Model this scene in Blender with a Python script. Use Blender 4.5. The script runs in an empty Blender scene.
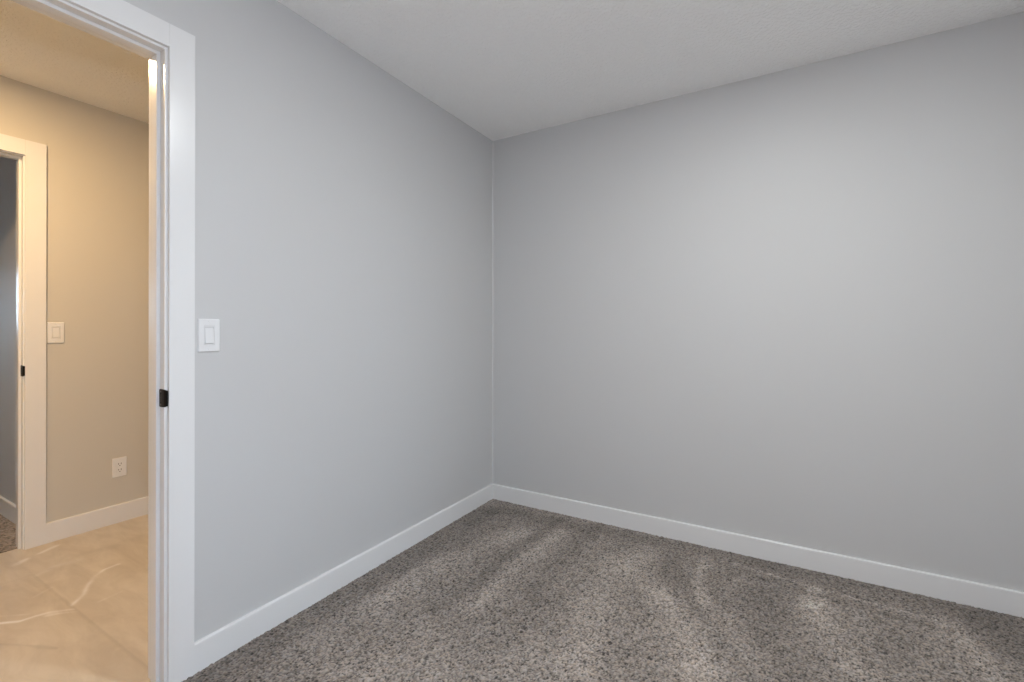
import bpy, bmesh, math
import numpy as np
from mathutils import Vector, Matrix

S = bpy.context.scene
COL = S.collection
PI = math.pi

# ---------------------------------------------------------------- camera
FPX = 459.0                                   # focal length in pixels of the 1024 px frame
CAM = Vector((1.706, -2.6435, 1.1555))
YAW = math.radians(30.4); ROLL = math.radians(0.088); HORIZON = 328.8
cd = bpy.data.cameras.new('camera')
cd.sensor_fit = 'HORIZONTAL'; cd.sensor_width = 36.0
cd.lens = 36.0 * FPX / 1024.0
cd.shift_y = (HORIZON - 341.0) / 1024.0       # the frame was straightened: level camera, shifted frame
cd.clip_start = 0.02
cam = bpy.data.objects.new('camera', cd); COL.objects.link(cam)
cam.location = CAM; cam.rotation_euler = (PI / 2, -ROLL, YAW)
S.camera = cam

# ---------------------------------------------------------------- exposure, sky
S.view_settings.view_transform = 'Standard'
S.view_settings.look = 'None'
S.view_settings.exposure = 0.0
S.view_settings.gamma = 1.0
S.view_settings.use_curve_mapping = False
S.cycles.use_denoising = True
S.cycles.max_bounces = 12
S.cycles.diffuse_bounces = 8

SKY_STRENGTH = 11.2
world = bpy.data.worlds.new('sky'); S.world = world; world.use_nodes = True
wn = world.node_tree.nodes; wl = world.node_tree.links
bg = wn['Background']; bg.inputs['Strength'].default_value = SKY_STRENGTH
SKY_COLOUR = (0.563, 0.777, 1.0)
wtc = wn.new('ShaderNodeTexCoord'); wsp = wn.new('ShaderNodeSeparateXYZ'); wcr = wn.new('ShaderNodeValToRGB')
wmr = wn.new('ShaderNodeMapRange'); wmr.inputs['From Min'].default_value = -1
wl.new(wtc.outputs['Generated'], wsp.inputs[0]); wl.new(wsp.outputs['Z'], wmr.inputs['Value']); wl.new(wmr.outputs['Result'], wcr.inputs['Fac'])
wcr.color_ramp.elements[0].position = 0.49; wcr.color_ramp.elements[0].color = (*[c * 0.22 for c in SKY_COLOUR], 1)
wcr.color_ramp.elements[1].position = 0.52; wcr.color_ramp.elements[1].color = (*SKY_COLOUR, 1)
wl.new(wcr.outputs['Color'], bg.inputs['Color'])

# ---------------------------------------------------------------- lamps
LAMP = (1.70, -1.40)          # recessed light of the bedroom
HALL_LAMP = (-0.92, -2.30)    # recessed light of the hall
CEIL = 2.44

def disk_light(name, x, y, z, r, watt, color):
    l = bpy.data.lights.new(name, 'AREA'); l.shape = 'DISK'; l.size = 2 * r; l.energy = watt; l.color = color
    o = bpy.data.objects.new(name, l); COL.objects.link(o); o.location = (x, y, z)
    return o

disk_light('ceiling_lamp', LAMP[0], LAMP[1], CEIL - 0.012, 0.07, 22.0, (0.975, 1.0, 0.99))
HALL_GLOW = (1.0, 0.672, 0.345); HALL_POWER = 31.5
disk_light('hall_lamp', HALL_LAMP[0], HALL_LAMP[1], CEIL - 0.012, 0.06, HALL_POWER, HALL_GLOW)

# the photographer's flash, on top of the camera
fl = bpy.data.lights.new('camera_flash', 'POINT'); fl.energy = 35.8; fl.shadow_soft_size = 0.03; fl.color = (0.925, 0.935, 1.0)
flo = bpy.data.objects.new('camera_flash', fl); COL.objects.link(flo); flo.location = (CAM.x, CAM.y, CAM.z + 0.24)

# ---------------------------------------------------------------- layout numbers
XR = 2.62            # wall opposite the doorway
YA = -2.44           # there the room widens into a window bay
XW = 4.20            # window wall of the bay
YB = -4.60           # wall behind the camera
WT = 0.109           # thickness of the wall with the doorway
HX = -1.720          # far wall of the hall
HT = 0.115
HY0, HY1 = -3.45, 0.30
TILE_Z = -0.006
D1 = dict(x=0.0, t=WT, jr=-1.9384, w=0.80, top=2.050)    # doorway of this room (jr: latch jamb face)
D2 = dict(x=HX, t=HT, jr=-1.866, w=0.80, top=2.056)     # doorway across the hall
OX = -4.4            # far wall of the room across the hall
OY = -1.777          # side wall of that room
WIN1 = dict(y0=-4.38, y1=-3.40, z0=0.50, z1=2.10)
WIN2 = dict(y0=-3.20, y1=-2.40, z0=1.10, z1=1.70)

def floor_pt(px, py, z=0.0):
    """point of the floor seen in the photograph at (px, py)"""
    u = (px - 512) / FPX
    d = (CAM.z - z) * FPX / (py - HORIZON)
    c, s = math.cos(YAW), math.sin(YAW)
    return (CAM.x + d * (u * c - s), CAM.y + d * (u * s + c))

# ---------------------------------------------------------------- materials
def mat(name, color, rough=0.5, spec=0.5, metal=0.0):
    m = bpy.data.materials.new(name); m.use_nodes = True
    b = m.node_tree.nodes['Principled BSDF']
    b.inputs['Base Color'].default_value = (*color, 1)
    b.inputs['Roughness'].default_value = rough
    b.inputs['Metallic'].default_value = metal
    b.inputs['Specular IOR Level'].default_value = spec
    return m, m.node_tree.nodes, m.node_tree.links, b

def add_bump(n, l, b, scale, strength, dist, detail=2.0, ramp=None):
    tc = n.new('ShaderNodeNewGeometry')
    nz = n.new('ShaderNodeTexNoise'); nz.inputs['Scale'].default_value = scale; nz.inputs['Detail'].default_value = detail
    l.new(tc.outputs['Position'], nz.inputs['Vector'])
    h = nz.outputs['Fac']
    if ramp:
        r = n.new('ShaderNodeValToRGB'); r.color_ramp.elements[0].position = ramp[0]; r.color_ramp.elements[1].position = ramp[1]
        l.new(h, r.inputs['Fac']); h = r.outputs['Color']
    bp = n.new('ShaderNodeBump'); bp.inputs['Strength'].default_value = strength; bp.inputs['Distance'].default_value = dist
    l.new(h, bp.inputs['Height']); l.new(bp.outputs['Normal'], b.inputs['Normal'])

PAINT, n, l, b = mat('grey_wall_paint', (0.58, 0.58, 0.58), 0.55, 0.35)
add_bump(n, l, b, 260, 0.10, 0.0012)
HALLPAINT, n, l, b = mat('warm_grey_wall_paint', (0.60, 0.57, 0.51), 0.55, 0.35)
add_bump(n, l, b, 260, 0.10, 0.0012)
CEILM, n, l, b = mat('textured_ceiling', (0.92, 0.92, 0.915), 0.9, 0.2)
add_bump(n, l, b, 70, 0.55, 0.004, 3.0, (0.42, 0.62))
TRIM, n, l, b = mat('white_trim_paint', (0.77, 0.77, 0.77), 0.24, 0.5)
add_bump(n, l, b, 90, 0.03, 0.0008)
PLASTIC, n, l, b = mat('white_plastic', (0.77, 0.77, 0.775), 0.28, 0.5)
SLOT, n, l, b = mat('dark_slot', (0.02, 0.02, 0.02), 0.6)
BRONZE, n, l, b = mat('black_bronze', (0.004, 0.0032, 0.003), 0.45, 0.16, 0.0)
SCREW, n, l, b = mat('bronze_screw', (0.12, 0.10, 0.09), 0.3, 0.5, 1.0)
GLASS, n, l, b = mat('window_glass', (1, 1, 1), 0.0)
b.inputs['Transmission Weight'].default_value = 1.0; b.inputs['IOR'].default_value = 1.0001
DIFFUSER, n, l, b = mat('lamp_diffuser', (0.9, 0.9, 0.9), 0.4)
b.inputs['Emission Color'].default_value = (1, 0.95, 0.88, 1); b.inputs['Emission Strength'].default_value = 3.0

DIFFUSER_WARM, n, l, b = mat('warm_lamp_diffuser', (0.9, 0.9, 0.9), 0.3)
b.inputs['Emission Color'].default_value = (*HALL_GLOW, 1); b.inputs['Emission Strength'].default_value = 3.0

CARPET, n, l, b = mat('speckled_carpet', (0.2, 0.17, 0.15), 1.0, 0.05)
at = n.new('ShaderNodeAttribute'); at.attribute_name = 'pile_colour'
l.new(at.outputs['Color'], b.inputs['Base Color'])
b.inputs['Sheen Weight'].default_value = 0.15; b.inputs['Sheen Roughness'].default_value = 0.6

TILE, n, l, b = mat('beige_marble_tile', (0.6, 0.5, 0.4), 0.33, 0.5)
at = n.new('ShaderNodeAttribute'); at.attribute_name = 'marble'
gm = n.new('ShaderNodeNewGeometry')
mp = n.new('ShaderNodeMapping'); mp.inputs['Rotation'].default_value = (0, 0, 0.5); mp.inputs['Scale'].default_value = (1.6, 5.0, 1)
nz = n.new('ShaderNodeTexNoise'); nz.inputs['Scale'].default_value = 2.2; nz.inputs['Detail'].default_value = 7; nz.inputs['Roughness'].default_value = 0.62
nz.inputs['Distortion'].default_value = 0.6
l.new(gm.outputs['Position'], mp.inputs['Vector']); l.new(mp.outputs['Vector'], nz.inputs['Vector'])
cr = n.new('ShaderNodeValToRGB')
cr.color_ramp.elements[0].position = 0.30; cr.color_ramp.elements[0].color = (0.47, 0.41, 0.34, 1)
cr.color_ramp.elements[1].position = 0.70; cr.color_ramp.elements[1].color = (0.62, 0.56, 0.48, 1)
l.new(nz.outputs['Fac'], cr.inputs['Fac'])
mx = n.new('ShaderNodeMix'); mx.data_type = 'RGBA'; mx.blend_type = 'MULTIPLY'; mx.inputs['Factor'].default_value = 1.0
l.new(cr.outputs['Color'], mx.inputs['A']); l.new(at.outputs['Color'], mx.inputs['B'])
l.new(mx.outputs['Result'], b.inputs['Base Color'])
b2 = n.new('ShaderNodeBump'); b2.inputs['Strength'].default_value = 0.05; b2.inputs['Distance'].default_value = 0.002
l.new(nz.outputs['Fac'], b2.inputs['Height']); l.new(b2.outputs['Normal'], b.inputs['Normal'])

# ---------------------------------------------------------------- mesh helpers
def finish(name, bm, m, parent=None, smooth=False):
    bmesh.ops.recalc_face_normals(bm, faces=bm.faces[:])
    me = bpy.data.meshes.new(name); bm.to_mesh(me); bm.free()
    if smooth:
        for p in me.polygons: p.use_smooth = True
    me.materials.append(m)
    o = bpy.data.objects.new(name, me); COL.objects.link(o)
    if parent: o.parent = parent
    return o

def box(bm, x0, x1, y0, y1, z0, z1, bev=0.0, seg=2):
    r = bmesh.ops.create_cube(bm, size=1.0)
    for v in r['verts']:
        v.co = Vector(((x0 + x1) / 2 + v.co.x * (x1 - x0), (y0 + y1) / 2 + v.co.y * (y1 - y0), (z0 + z1) / 2 + v.co.z * (z1 - z0)))
    if bev:
        es = list({e for v in r['verts'] for e in v.link_edges})
        bmesh.ops.bevel(bm, geom=es, offset=bev, segments=seg, affect='EDGES', profile=0.6)

def extrude_profile(bm, pts, a, b_, axis):
    """profile pts (p, z) swept from a to b_ along axis; for axis 'y' p is x, for axis 'x' p is y"""
    f = (lambda p, z, s: (p, s, z)) if axis == 'y' else (lambda p, z, s: (s, p, z))
    A = [bm.verts.new(f(p, z, a)) for p, z in pts]
    B = [bm.verts.new(f(p, z, b_)) for p, z in pts]
    k = len(pts)
    for i in range(k):
        bm.faces.new((A[i], A[(i + 1) % k], B[(i + 1) % k], B[i]))
    bm.faces.new(A); bm.faces.new(B[::-1])

def tag(o, label, cat, group=None, kind=None):
    o['label'] = label; o['category'] = cat
    if group: o['group'] = group
    if kind: o['kind'] = kind
    return o

def empty(name, loc):
    o = bpy.data.objects.new(name, None); o.empty_display_size = 0.1; COL.objects.link(o); o.location = loc
    return o

# ---------------------------------------------------------------- walls
def wall_with_hole_x(name, x0, x1, y0, y1, z1, hy0, hy1, hz0, hz1, label, m=None):
    """wall slab in the plane x = const with one rectangular opening"""
    bm = bmesh.new()
    box(bm, x0, x1, y0, hy0, -0.05, z1); box(bm, x0, x1, hy1, y1, -0.05, z1)
    box(bm, x0, x1, hy0, hy1, hz1, z1)
    if hz0 > 0: box(bm, x0, x1, hy0, hy1, -0.05, hz0)
    return tag(finish(name, bm, m or PAINT), label, 'wall', kind='structure')

JB = 0.019   # jamb board
# wall with the doorway; its end at the room corner carries the taped corner fillet of the drywall
bm = bmesh.new()
d = D1
hy0, hy1 = d['jr'] - d['w'] - JB, d['jr'] + JB
box(bm, -WT, 0, YB, hy0, -0.05, CEIL); box(bm, -WT, 0, hy0, hy1, d['top'] + JB, CEIL)
box(bm, -WT, 0, hy1, 0.0, -0.05, CEIL)
R = 0.012
arc = [(R - R * math.sin(a), -R + R * math.cos(a)) for a in [i * PI / 12 for i in range(7)]]
vs0 = [bm.verts.new((0, 0, -0.05))] + [bm.verts.new((x, y, -0.05)) for x, y in arc]
vs1 = [bm.verts.new((0, 0, CEIL))] + [bm.verts.new((x, y, CEIL)) for x, y in arc]
k = len(vs0)
for i in range(k): bm.faces.new((vs0[i], vs0[(i + 1) % k], vs1[(i + 1) % k], vs1[i]))
tag(finish('wall_left', bm, PAINT), 'pale grey painted wall with the open doorway and a light switch', 'wall', kind='structure')
bm = bmesh.new(); box(bm, -WT, XR + 0.12, 0.0, 0.12, -0.05, CEIL)
tag(finish('wall_front', bm, PAINT), 'long empty grey painted wall right of the room corner', 'wall', kind='structure')
bm = bmesh.new(); box(bm, XR, XR + 0.12, YA, 0.0, -0.05, CEIL)
tag(finish('wall_right', bm, PAINT), 'grey painted wall opposite the doorway', 'wall', kind='structure')
bm = bmesh.new(); box(bm, XR + 0.12, XW, YA, YA + 0.12, -0.05, CEIL)
tag(finish('wall_bay_side', bm, PAINT), 'grey painted side wall of the window bay', 'wall', kind='structure')
wall_with_hole_x('wall_bay_window', XW, XW + 0.15, YB, YA + 0.12, CEIL, WIN1['y0'], WIN1['y1'], WIN1['z0'], WIN1['z1'], 'grey painted wall with the window in the bay')
bm = bmesh.new(); box(bm, 0, XW + 0.15, YB - 0.12, YB, -0.05, CEIL)
tag(finish('wall_back', bm, PAINT), 'grey painted wall behind the camera', 'wall', kind='structure')

d = D2
hx0 = HX - HT
wall_with_hole_x('wall_hall_far', hx0, HX, HY0, HY1, CEIL, d['jr'] - d['w'] - JB, d['jr'] + JB, 0, d['top'] + JB, 'warm lit hallway wall seen through the doorway, with doorway, switch and outlet', HALLPAINT)
bm = bmesh.new(); box(bm, hx0, -WT, HY1, HY1 + 0.12, -0.05, CEIL)
tag(finish('wall_hall_end', bm, HALLPAINT), 'end wall of the hallway to the right', 'wall', kind='structure')
bm = bmesh.new(); box(bm, hx0, -WT, HY0 - 0.12, HY0, -0.05, CEIL)
tag(finish('wall_hall_near_end', bm, HALLPAINT), 'end wall of the hallway to the left', 'wall', kind='structure')
bm = bmesh.new(); box(bm, -WT, 0, 0.0 + 0.12, HY1 + 0.12, -0.05, CEIL)
tag(finish('wall_hall_return', bm, HALLPAINT), 'short hallway wall past the room corner', 'wall', kind='structure')
bm = bmesh.new(); box(bm, OX, hx0, OY, OY + 0.1, -0.05, CEIL)
tag(finish('wall_bedroom_side', bm, PAINT), 'blue-grey side wall of the room across the hallway', 'wall', kind='structure')
wall_with_hole_x('wall_bedroom_far', OX - 0.15, OX, HY0, OY, CEIL, WIN2['y0'], WIN2['y1'], WIN2['z0'], WIN2['z1'], 'far wall with the window in the room across the hallway')
bm = bmesh.new(); box(bm, OX, hx0, HY0 - 0.12, HY0, -0.05, CEIL)
tag(finish('wall_bedroom_near', bm, PAINT), 'left wall of the room across the hallway', 'wall', kind='structure')

# ceilings
bm = bmesh.new(); box(bm, -WT, XW + 0.15, YB - 0.12, 0.12, CEIL, CEIL + 0.12)
tag(finish('ceiling', bm, CEILM), 'white textured ceiling of the grey room', 'ceiling', kind='structure')
bm = bmesh.new(); box(bm, hx0, -WT, HY0 - 0.12, HY1 + 0.12, CEIL, CEIL + 0.12)
tag(finish('ceiling_hall', bm, CEILM), 'warm lit ceiling of the hallway', 'ceiling', kind='structure')
bm = bmesh.new(); box(bm, OX - 0.15, hx0, HY0 - 0.12, OY + 0.1, CEIL, CEIL + 0.12)
tag(finish('ceiling_bedroom', bm, CEILM), 'ceiling of the room across the hallway', 'ceiling', kind='structure')

# ---------------------------------------------------------------- floors
rng = np.random.default_rng(7)

def blur(a, k):
    for _ in range(k):
        p = np.pad(a, 1, mode='edge')
        a = (p[:-2, 1:-1] + p[2:, 1:-1] + p[1:-1, :-2] + p[1:-1, 2:] + 2 * p[1:-1, 1:-1]) / 6
    return a

def smooth_noise(nx, ny, cell, seed):
    r = np.random.default_rng(seed)
    g = r.random((int(nx / cell) + 3, int(ny / cell) + 3))
    xi = np.arange(nx) / cell; yi = np.arange(ny) / cell
    x0 = xi.astype(int); y0 = yi.astype(int); fx = xi - x0; fy = yi - y0
    fx = (fx * fx * (3 - 2 * fx))[:, None]; fy = (fy * fy * (3 - 2 * fy))[None, :]
    a = g[np.ix_(x0, y0)]; b_ = g[np.ix_(x0 + 1, y0)]; c = g[np.ix_(x0, y0 + 1)]; e = g[np.ix_(x0 + 1, y0 + 1)]
    return (a * (1 - fx) + b_ * fx) * (1 - fy) + (c * (1 - fx) + e * fx) * fy

def seg_dist(X, Y, p, q):
    px, py = p; dx, dy = q[0] - px, q[1] - py
    L = dx * dx + dy * dy + 1e-12
    t = np.clip(((X - px) * dx + (Y - py) * dy) / L, 0, 1)
    return np.hypot(X - px - t * dx, Y - py - t * dy)

def poly_dist(X, Y, pts):
    dd = np.full(X.shape, 9.0)
    for p, q in zip(pts[:-1], pts[1:]): dd = np.minimum(dd, seg_dist(X, Y, p, q))
    return dd

def grid_object(name, xs, ys, Z, attr, C3, m, base_z):
    nx, ny = len(xs), len(ys)
    X, Y = np.meshgrid(xs, ys, indexing='ij')
    co = np.stack([X, Y, Z], -1).reshape(-1, 3)
    idx = np.arange(nx * ny).reshape(nx, ny)
    quads = np.stack([idx[:-1, :-1], idx[1:, :-1], idx[1:, 1:], idx[:-1, 1:]], -1).reshape(-1, 4)
    # underside and rim so that the floor is a solid slab
    c4 = [(xs[0], ys[0]), (xs[-1], ys[0]), (xs[-1], ys[-1]), (xs[0], ys[-1])]
    base = np.array([(x, y, base_z) for x, y in c4])
    nb = len(co); co = np.vstack([co, base])
    corner = [idx[0, 0], idx[-1, 0], idx[-1, -1], idx[0, -1]]
    rim = [list(idx[:, 0]), list(idx[-1, :]), list(idx[::-1, -1]), list(idx[0, ::-1])]
    polys = [list(r) + [nb + (i + 1) % 4, nb + i] for i, r in enumerate(rim)]
    polys = [p[::-1] for p in polys] + [[nb + 3, nb + 2, nb + 1, nb]]
    loops = np.concatenate([quads.ravel(), np.concatenate([np.array(p) for p in polys])]).astype(np.int32)
    sizes = [4] * len(quads) + [len(p) for p in polys]
    starts = np.concatenate([[0], np.cumsum(sizes)[:-1]]).astype(np.int32)
    me = bpy.data.meshes.new(name)
    me.vertices.add(len(co)); me.vertices.foreach_set('co', co.astype(np.float32).ravel())
    me.loops.add(len(loops)); me.loops.foreach_set('vertex_index', loops)
    me.polygons.add(len(sizes)); me.polygons.foreach_set('loop_start', starts)
    me.update(calc_edges=True); me.validate()
    ca = me.color_attributes.new(attr, 'FLOAT_COLOR', 'POINT')
    full = np.ones((len(co), 4), np.float32); full[:nb, :3] = C3.reshape(-1, 3); full[nb:, :3] = 0.2
    ca.data.foreach_set('color', full.ravel())
    me.materials.append(m)
    o = bpy.data.objects.new(name, me); COL.objects.link(o)
    return o

def carpet(name, x0, x1, y0, y1, step, strokes, seed, label):
    xs = np.linspace(x0, x1, int(round((x1 - x0) / step)) + 1); ys = np.linspace(y0, y1, int(round((y1 - y0) / step)) + 1)
    nx, ny = len(xs), len(ys)
    r = np.random.default_rng(seed)
    X, Y = np.meshgrid(xs, ys, indexing='ij')
    fine = r.standard_normal((nx, ny))
    mid = blur(r.standard_normal((nx, ny)), 1); mid /= mid.std()
    tuft = 0.80 * fine + 0.65 * mid; tuft /= tuft.std()
    # brushed nap: broad uneven bands and the marks a vacuum cleaner leaves
    nap = (smooth_noise(nx, ny, 0.28 / step, seed + 1) - 0.5) * 0.35 + (smooth_noise(nx, ny, 0.10 / step, seed + 2) - 0.5) * 0.30
    for pts, wd, amp in strokes:
        P = [floor_pt(*p) for p in pts]
        wob = (smooth_noise(nx, ny, 0.06 / step, seed + 5) - 0.5)
        dd = poly_dist(X, Y, P) + wob * min(0.03, 0.5 * wd)
        nap += amp / (1 + np.exp((dd - wd) / max(0.003, wd * 0.20)))
    Z = -0.002 + 0.0017 * np.clip(tuft, -2.2, 2.2) + 0.0010 * nap
    val = 0.226 * np.exp(0.40 * np.clip(tuft, -2.4, 1.1) + 0.62 * nap)
    knots = r.standard_normal((nx, ny)) + 1.3 * blur(r.standard_normal((nx, ny)), 1) / 0.42
    val *= np.where(knots < np.quantile(knots, 0.13), 0.24, 1.0)       # dark yarn ends scattered through the pile
    hue = blur(r.standard_normal((nx, ny)), 1); hue /= hue.std()
    C3 = np.stack([val * (1.15 + 0.03 * hue), val, val * (0.88 - 0.03 * hue)], -1)
    C3 = np.clip(C3, 0.012, 0.62)
    o = grid_object(name, xs, ys, Z, 'pile_colour', C3, CARPET, -0.05)
    return tag(o, label, 'carpet', kind='structure')

STROKES = [       # brushed marks: points of the line on the floor (traced in the photograph), half width, lighter or darker nap
    ([(485, 512), (220, 672)], 0.085, -0.38),
    ([(500, 510), (1010, 612)], 0.060, -0.34),
    ([(500, 512), (520, 520)], 0.16, -0.22),
    ([(520, 531), (434, 566), (380, 600)], 0.065, 0.42),
    ([(560, 520), (510, 553), (473, 585), (434, 609)], 0.030, -0.42),
    ([(563, 531), (505, 578), (470, 612)], 0.040, 0.45),
    ([(600, 524), (562, 560), (535, 592)], 0.055, -0.34),
    ([(655, 545), (615, 575), (590, 610), (580, 660)], 0.085, 0.34),
    ([(400, 610), (500, 612), (560, 600)], 0.05, -0.20),
    ([(330, 660), (420, 668), (560, 660)], 0.10, 0.18),
    ([(672, 552), (668, 575), (700, 620), (740, 670)], 0.045, -0.30),
    ([(705, 562), (698, 580), (705, 605)], 0.026, 0.55),
    ([(660, 590), (690, 625), (700, 670)], 0.075, 0.40),
    ([(760, 590), (770, 640), (790, 670)], 0.075, -0.32),
    ([(735, 563), (801, 583), (870, 602), (938, 619)], 0.009, 0.60),
    ([(760, 577), (801, 590), (870, 609), (930, 625)], 0.014, -0.30),
    ([(814, 590), (806, 604), (826, 606), (818, 590)], 0.022, 0.60),
    ([(812, 606), (826, 640), (860, 672)], 0.050, 0.36),
    ([(945, 620), (965, 640), (1000, 680)], 0.042, 0.45),
    ([(1000, 625), (1024, 645)], 0.10, -0.42),
    ([(885, 625), (900, 660)], 0.05, -0.22),
]
carpet('floor', -0.072, XR + 0.002, YB, 0.0, 0.0038, STROKES, 11, 'speckled grey-brown carpet with vacuum marks covering the grey room')
carpet('floor_bay', XR + 0.002, XW, YB, YA, 0.009, [], 31, 'speckled grey-brown carpet of the window bay')
carpet('floor_bedroom', OX, HX - 0.045, HY0, OY, 0.0055, [], 23, 'brown speckled carpet in the room across the hallway')

# hallway tile floor
step = 0.006
xs = np.linspace(HX - 0.045, -0.072, int(1.60 / step)); ys = np.linspace(HY0, HY1, int((HY1 - HY0) / step))
X, Y = np.meshgrid(xs, ys, indexing='ij')
M3 = np.ones(X.shape + (3,))
JY = [-1.920 - 0.61 * k for k in range(-4, 4)]
JX = [-1.335, -0.11]
row = np.floor((Y + 1.920) / 0.61)
tone = 1.0 + 0.02 * np.sin(row * 2.3)
gd = np.full(X.shape, 9.0)
for j in JY: gd = np.minimum(gd, np.abs(Y - j))
vx = np.full(X.shape, 9.0)
for j in JX: vx = np.minimum(vx, np.abs(X - j - 0.61 * (np.mod(row, 2) == 1) * 0))
vein = np.zeros(X.shape); dark = np.zeros(X.shape)
wob = (smooth_noise(*X.shape, 12, 3) - 0.5) * 0.020
def V(pts, w, a, side=0, arr=None):
    P = [floor_pt(*p, TILE_Z) for p in pts]
    dd = np.abs(poly_dist(X, Y, P) + wob * 0.6)
    g = a * np.exp(-(dd / w) ** 2) * (0.25 + 1.3 * smooth_noise(*X.shape, 7, 8))
    if side: g = g * ((Y > -1.920) if side > 0 else (Y < -1.920))
    (vein if arr is None else arr).__iadd__(g)
V([(72, 606), (84, 595), (88, 586), (95, 577), (105, 570), (118, 565)], 0.010, 0.34, 1)
V([(0, 624), (20, 622), (35, 617), (50, 613), (80, 609)], 0.007, 0.34, -1)
V([(48, 616), (60, 614), (79, 612)], 0.006, 0.24, -1)
V([(0, 617), (30, 615)], 0.006, 0.14, -1)
V([(17, 565), (26, 560)], 0.012, 0.30); V([(40, 554), (58, 546)], 0.010, 0.22)
V([(34, 598), (52, 588)], 0.006, 0.15); V([(100, 602), (122, 592)], 0.006, 0.12)
V([(36, 577), (52, 568), (80, 560)], 0.02, 0.08)
V([(0, 645), (25, 646), (58, 649)], 0.006, 0.16, -1, dark)
V([(60, 560), (110, 548), (146, 535)], 0.03, 0.08, 1, dark)
V([(20, 590), (60, 600)], 0.02, 0.06, -1, dark)
fac = tone * (1 + vein - dark)
grout = np.exp(-(gd / 0.0030) ** 2) * np.where(X < -1.335, 0.10, 0.26) + np.exp(-(vx / 0.0035) ** 2) * 0.06
fac = fac * (1 - grout)
M3 *= fac[..., None]
M3[..., 2] *= (1 + 0.8 * vein); M3[..., 1] *= (1 + 0.25 * vein)
Z = TILE_Z - 0.0015 * np.exp(-(gd / 0.0035) ** 2)
tag(grid_object('floor_hall', xs, ys, Z, 'marble', M3, TILE, -0.05), 'beige marble look tiles with pale veins on the hallway floor', 'tile floor', kind='structure')

# ---------------------------------------------------------------- baseboards
BH, BT = 0.097, 0.013
def base_profile(sign, at, z0=-0.02, h=None):
    """flat baseboard with a narrow eased top edge; sign: which way it stands out from the wall face"""
    t = BT * sign; BH = h or 0.097
    return [(at, z0), (at + t, z0), (at + t, BH - 0.005), (at + t - 0.002 * sign, BH - 0.001), (at + t - 0.005 * sign, BH), (at, BH)]
def baseboard(name, spans, label, h=None):
    bm = bmesh.new()
    for axis, at, sign, a, b_, z0 in spans: extrude_profile(bm, base_profile(sign, at, z0, h), a, b_, axis)
    return tag(finish(name, bm, TRIM), label, 'baseboard', kind='structure')
CW1, CW2, CT = 0.0745, 0.080, 0.014
baseboard('baseboard_left', [('y', 0.0, 1, D1['jr'] + 0.008 + CW1, -0.0001, -0.02)], 'white baseboard between the white door casing and the room corner')
baseboard('baseboard_front', [('x', 0.0, -1, 0.0, XR, -0.02)], 'long white baseboard under the empty grey wall')
baseboard('baseboard_right', [('y', XR, -1, YA, 0.0, -0.02)], 'white baseboard on the wall opposite the doorway')
baseboard('baseboard_bay', [('x', YA, -1, XR, XW, -0.02), ('y', XW, -1, YB, YA, -0.02)], 'white baseboard around the window bay')
baseboard('baseboard_back', [('x', YB, 1, 0.0, XW, -0.02)], 'white baseboard behind the camera')
baseboard('baseboard_hall', [('y', HX, 1, D2['jr'] + 0.005 + CW2, HY1, TILE_Z)], 'warm lit white baseboard on the hallway tiles under the outlet', 0.103)
baseboard('baseboard_bedroom', [('x', OY, -1, OX, hx0, -0.02)], 'shaded white baseboard in the room across the hallway')

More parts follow.
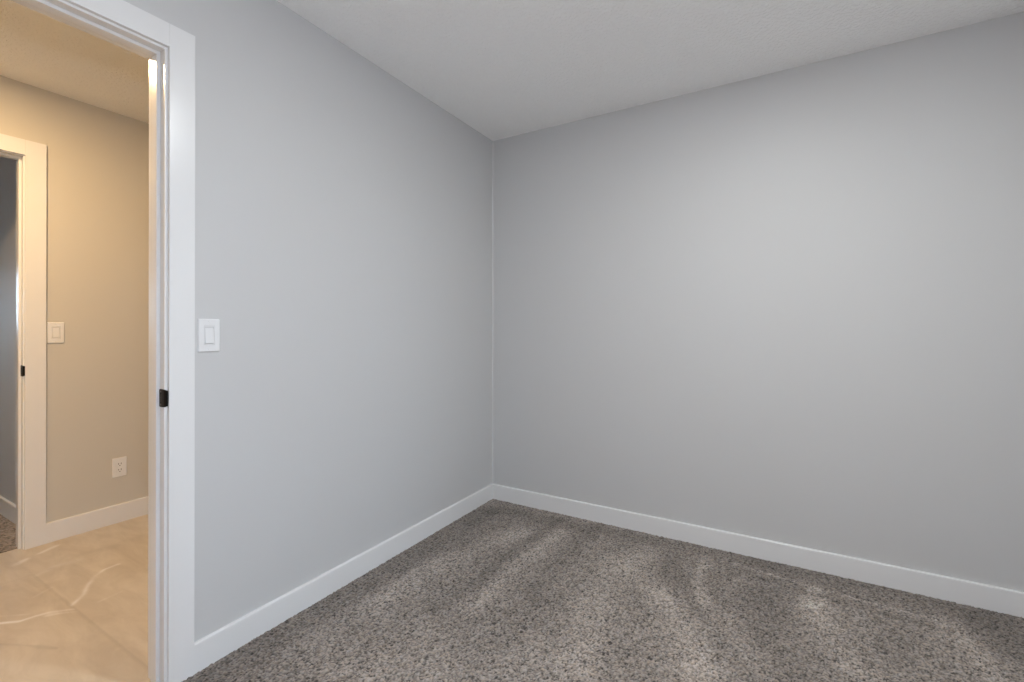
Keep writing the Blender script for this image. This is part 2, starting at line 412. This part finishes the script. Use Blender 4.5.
# ---------------------------------------------------------------- door frames
def door_frame(name, d, cw, reveal, label, fz, cz):
    """cased opening: two jambs and a head, stops on the far side of the rebate, casings on both wall faces, black strike plate"""
    root = empty(name, (d['x'], d['jr'] - d['w'] / 2, 0)); tag(root, label, 'door frame', kind='structure')
    X0, t, jr, w, top = d['x'], d['t'], d['jr'], d['w'], d['top']
    O = Vector(root.location)
    def done(nm, bm, m, **k):
        for v in bm.verts: v.co -= O
        return finish(nm, bm, m, root, **k)
    jl = jr - w
    zb = min(fz, cz)
    for y0, y1 in ((jr, jr + JB), (jl - JB, jl)):
        bm = bmesh.new(); box(bm, X0 - t - 0.001, X0 + 0.001, y0, y1, zb, top + JB, 0.001); done('jamb', bm, TRIM)
    bm = bmesh.new(); box(bm, X0 - t - 0.001, X0 + 0.001, jl, jr, top, top + JB, 0.001); done('head_jamb', bm, TRIM)
    sx0, sx1, sp = X0 - 0.068, X0 - 0.030, 0.010
    for y0, y1 in ((jr - sp, jr + 0.0005), (jl - 0.0005, jl + sp)):
        bm = bmesh.new(); box(bm, sx0, sx1, y0, y1, zb, top + 0.0005, 0.0018); done('door_stop', bm, TRIM)
    bm = bmesh.new(); box(bm, sx0, sx1, jl + sp - 0.001, jr - sp + 0.001, top - sp, top + 0.0005, 0.0018); done('door_stop', bm, TRIM)
    for face, sg, z0 in ((X0, 1, cz), (X0 - t, -1, fz)):
        xa, xb = sorted((face, face + sg * CT))
        yr = jr + reveal; yl = jl - reveal; zt = top + reveal
        for y0, y1 in ((yr, yr + cw), (yl - cw, yl)):
            bm = bmesh.new(); box(bm, xa, xb, y0, y1, z0, zt + cw, 0.0006); done('casing', bm, TRIM)
        bm = bmesh.new(); box(bm, xa, xb, yl + 0.00005, yr - 0.00005, zt, zt + cw, 0.0006); done('head_casing', bm, TRIM)
    # strike plate: flat plate let into the jamb, latch opening, curved lip over the jamb edge, two screws
    zc = 0.931; hh = 0.0288
    prof = [(-0.0265, 0.0), (-0.010, 0.0), (0.001, 0.0), (0.0065, 0.0005), (0.011, 0.0026), (0.0145, 0.0066)]
    bm = bmesh.new()
    th = 0.0016
    def hw(x):           # the lip is shorter than the plate, with rounded shoulders
        if x <= -0.004: return hh
        k = min(1, (x + 0.004) / 0.0185)
        return hh - 0.0045 * k ** 2.5
    dense = []
    for (a, p), (c, q) in zip(prof[:-1], prof[1:]):
        for s in range(3): dense.append((a + (c - a) * s / 3, p + (q - p) * s / 3))
    dense.append(prof[-1])
    rows = []
    for x, off in dense:
        h_ = hw(x)
        if x < -0.0245: h_ = hh - 0.002 * ((-0.0245 - x) / 0.002)
        y = jr - 0.0012 + off * 0.9
        rows.append([bm.verts.new((X0 + x, y - th, zc - h_)), bm.verts.new((X0 + x, y - th, zc + h_)),
                     bm.verts.new((X0 + x, y, zc + h_)), bm.verts.new((X0 + x, y, zc - h_))])
    for A, B in zip(rows[:-1], rows[1:]):
        for i in range(4): bm.faces.new((A[i], A[(i + 1) % 4], B[(i + 1) % 4], B[i]))
    bm.faces.new(rows[0]); bm.faces.new(rows[-1][::-1])
    sp_ = done('strike_plate', bm, BRONZE); sp_['label'] = 'black curved-lip strike plate on the jamb'
    def sub(nm, bm, m):
        for v in bm.verts: v.co -= O
        return finish(nm, bm, m, sp_)
    bm = bmesh.new(); box(bm, X0 - 0.021, X0 - 0.010, jr - 0.0031, jr - 0.0026, zc - 0.013, zc + 0.013, 0.0002); sub('latch_hole', bm, SLOT)
    for dz in (-0.021, 0.021):
        bm = bmesh.new()
        bmesh.ops.create_cone(bm, cap_ends=True, segments=20, radius1=0.0036, radius2=0.0030, depth=0.0012,
                              matrix=Matrix.Translation((X0 - 0.0155, jr - 0.0032, zc + dz)) @ Matrix.Rotation(PI / 2, 4, 'X'))
        sub('screw', bm, SCREW)
    return root

door_frame('door_1', D1, CW1, 0.008, 'white cased doorway frame opening to the hallway', TILE_Z, -0.012)
door_frame('door_2', D2, CW2, 0.005, 'warm lit white doorway frame on the far side of the hallway', -0.012, TILE_Z)

# ---------------------------------------------------------------- switches and outlet (built facing +X, y = width)
def rounded_rect(hw_, hh_, r, seg=5):
    pts = []
    for cx, cy, a0 in ((hw_ - r, hh_ - r, 0), (-hw_ + r, hh_ - r, 90), (-hw_ + r, -hh_ + r, 180), (hw_ - r, -hh_ + r, 270)):
        for s in range(seg + 1):
            a = math.radians(a0 + 90 * s / seg); pts.append((cx + r * math.cos(a), cy + r * math.sin(a)))
    return pts

def loft(bm, rings, cap=True):
    R_ = [[bm.verts.new(p) for p in ring] for ring in rings]
    k = len(R_[0])
    for A, B in zip(R_[:-1], R_[1:]):
        for i in range(k): bm.faces.new((A[i], A[(i + 1) % k], B[(i + 1) % k], B[i]))
    if cap: bm.faces.new(R_[0][::-1]); bm.faces.new(R_[-1])

def plate(bm):
    """wall plate 70 x 114 mm with softened edge and a rectangular opening for the insert"""
    W, H = 0.035, 0.057
    o_ = rounded_rect(W, H, 0.003); o2 = rounded_rect(W - 0.0008, H - 0.0008, 0.003); o3 = rounded_rect(W - 0.003, H - 0.003, 0.0028)
    i_ = rounded_rect(0.0172, 0.0342, 0.0012); i2 = rounded_rect(0.0168, 0.0338, 0.0012)
    rings = [[(0.0, y, z) for y, z in o_], [(0.0035, y, z) for y, z in o2], [(0.0058, y, z) for y, z in o3],
             [(0.0062, y, z) for y, z in i_], [(0.0045, y, z) for y, z in i2], [(0.0005, y, z) for y, z in i2]]
    loft(bm, rings, cap=False)

def screw_cap(bm, z):
    bmesh.ops.create_cone(bm, cap_ends=True, segments=20, radius1=0.0034, radius2=0.0026, depth=0.0010,
                          matrix=Matrix.Translation((0.0066, 0, z)) @ Matrix.Rotation(PI / 2, 4, 'Y'))
    box(bm, 0.0069, 0.0073, -0.0024, 0.0024, z - 0.0003, z + 0.0003)

def light_switch(y, z, x, label):
    root = empty('light_switch', (x, y, z)); tag(root, label, 'light switch')
    bm = bmesh.new(); plate(bm); finish('wall_plate', bm, PLASTIC, root)
    # frame of the switch and the rocker, tilted so its lower half stands out
    bm = bmesh.new()
    fr = rounded_rect(0.0164, 0.0334, 0.001); fi = rounded_rect(0.0142, 0.0292, 0.001)
    loft(bm, [[(0.001, a, c) for a, c in fr], [(0.0060, a, c) for a, c in fr], [(0.0060, a, c) for a, c in fi], [(0.0015, a, c) for a, c in fi]], cap=False)
    finish('switch_frame', bm, PLASTIC, root)
    bm = bmesh.new()
    pr = [(0.0022, 0.0276), (0.0040, 0.0276), (0.0052, 0.0270), (0.0062, 0.0), (0.0076, -0.0264), (0.0068, -0.0276), (0.0022, -0.0276)]
    A = [bm.verts.new((px, -0.0135, pz)) for px, pz in pr]; B = [bm.verts.new((px, 0.0135, pz)) for px, pz in pr]
    for i in range(len(pr)): bm.faces.new((A[i], A[(i + 1) % len(pr)], B[(i + 1) % len(pr)], B[i]))
    bm.faces.new(A); bm.faces.new(B[::-1])
    finish('rocker', bm, PLASTIC, root)
    for dz in (0.0484, -0.0484):
        bm = bmesh.new(); screw_cap(bm, dz); finish('screw', bm, PLASTIC, root)
    return root

light_switch(-1.8065, 1.131, 0.0, 'white rocker light switch on the grey wall beside the near door casing')
light_switch(-1.7400, 1.130, HX, 'warm lit rocker light switch on the hallway wall beside the far door casing')

root = empty('power_outlet', (HX, -1.459, 0.323)); tag(root, 'duplex power outlet low on the beige lit hallway wall above the baseboard', 'outlet')
bm = bmesh.new(); plate(bm); finish('wall_plate', bm, PLASTIC, root)
bm = bmesh.new()
fr = rounded_rect(0.0164, 0.0334, 0.0015); f2 = rounded_rect(0.0156, 0.0326, 0.0015)
loft(bm, [[(0.001, a, c) for a, c in fr], [(0.0062, a, c) for a, c in fr], [(0.0072, a, c) for a, c in f2]])
rec = finish('receptacle_face', bm, PLASTIC, root)
for cz in (0.0175, -0.0175):
    for yy, hh_ in ((-0.0063, 0.0042), (0.0063, 0.0052)):
        bm = bmesh.new(); box(bm, 0.0068, 0.0074, yy - 0.0013, yy + 0.0013, cz + 0.003 - hh_, cz + 0.003 + hh_); finish('slot', bm, SLOT, rec)
    bm = bmesh.new()
    bmesh.ops.create_cone(bm, cap_ends=True, segments=16, radius1=0.0026, radius2=0.0026, depth=0.0007, matrix=Matrix.Translation((0.0071, 0, cz - 0.0085)) @ Matrix.Rotation(PI / 2, 4, 'Y'))
    finish('ground_hole', bm, SLOT, rec)
for dz in (0.0484, -0.0484):
    bm = bmesh.new(); screw_cap(bm, dz); finish('screw', bm, PLASTIC, root)

# ---------------------------------------------------------------- recessed ceiling lights
def downlight(x, y, r, label, dm=None):
    root = empty('recessed_ceiling_light', (x, y, CEIL)); tag(root, label, 'ceiling light', 'recessed ceiling lights')
    bm = bmesh.new()
    def ring(rr, z): return [(rr * math.cos(a), rr * math.sin(a), z) for a in [i * 2 * PI / 48 for i in range(48)]]
    loft(bm, [ring(r, 0.0), ring(r, -0.004), ring(r - 0.004, -0.007), ring(r - 0.018, -0.008), ring(r - 0.020, -0.004), ring(r - 0.020, 0.0)], cap=False)
    finish('trim_ring', bm, TRIM, root, smooth=True)
    bm = bmesh.new(); bmesh.ops.create_cone(bm, cap_ends=True, segments=48, radius1=r - 0.0203, radius2=r - 0.0203, depth=0.003, matrix=Matrix.Translation((0, 0, -0.004)))
    finish('diffuser', bm, dm or DIFFUSER, root)
downlight(*LAMP, 0.095, 'round white recessed light in the ceiling of the grey room')

downlight(*HALL_LAMP, 0.085, 'round warm recessed light in the hallway ceiling', DIFFUSER_WARM)

# ---------------------------------------------------------------- windows
def window(name, xin, xout, W, label):
    root = empty(name, ((xin + xout) / 2, (W['y0'] + W['y1']) / 2, W['z0'])); tag(root, label, 'window', kind='structure')
    O = root.location
    s = 1 if xout > xin else -1
    xf0, xf1 = sorted((xin + s * 0.07, xin + s * 0.12))
    def done(nm, bm, m):
        for v in bm.verts: v.co -= O
        return finish(nm, bm, m, root)
    y0, y1, z0, z1 = W['y0'], W['y1'], W['z0'], W['z1']; f = 0.05; ym = (y0 + y1) / 2
    bm = bmesh.new()
    box(bm, xf0, xf1, y0, y0 + f, z0, z1); box(bm, xf0, xf1, y1 - f, y1, z0, z1)
    box(bm, xf0, xf1, y0 + f, y1 - f, z0, z0 + f); box(bm, xf0, xf1, y0 + f, y1 - f, z1 - f, z1)
    box(bm, xf0, xf1, ym - 0.03, ym + 0.03, z0 + f, z1 - f)
    done('window_frame', bm, TRIM)
    xg = (xf0 + xf1) / 2
    for a, c in ((y0 + f, ym - 0.03), (ym + 0.03, y1 - f)):
        bm = bmesh.new(); box(bm, xg - 0.002, xg + 0.002, a, c, z0 + f, z1 - f); done('glass_pane', bm, GLASS)
    xs_ = sorted((xin - s * 0.03, xin + s * 0.07))
    bm = bmesh.new(); box(bm, xs_[0], xs_[1], y0 - 0.02, y1 + 0.02, z0 - 0.012, z0 + 0.006, 0.002); done('window_sill', bm, TRIM)
    return root
window('window_1', XW, XW + 0.15, WIN1, 'white framed window in the bay beside the camera')
window('window_2', OX, OX - 0.15, WIN2, 'white framed window in the room across the hallway')
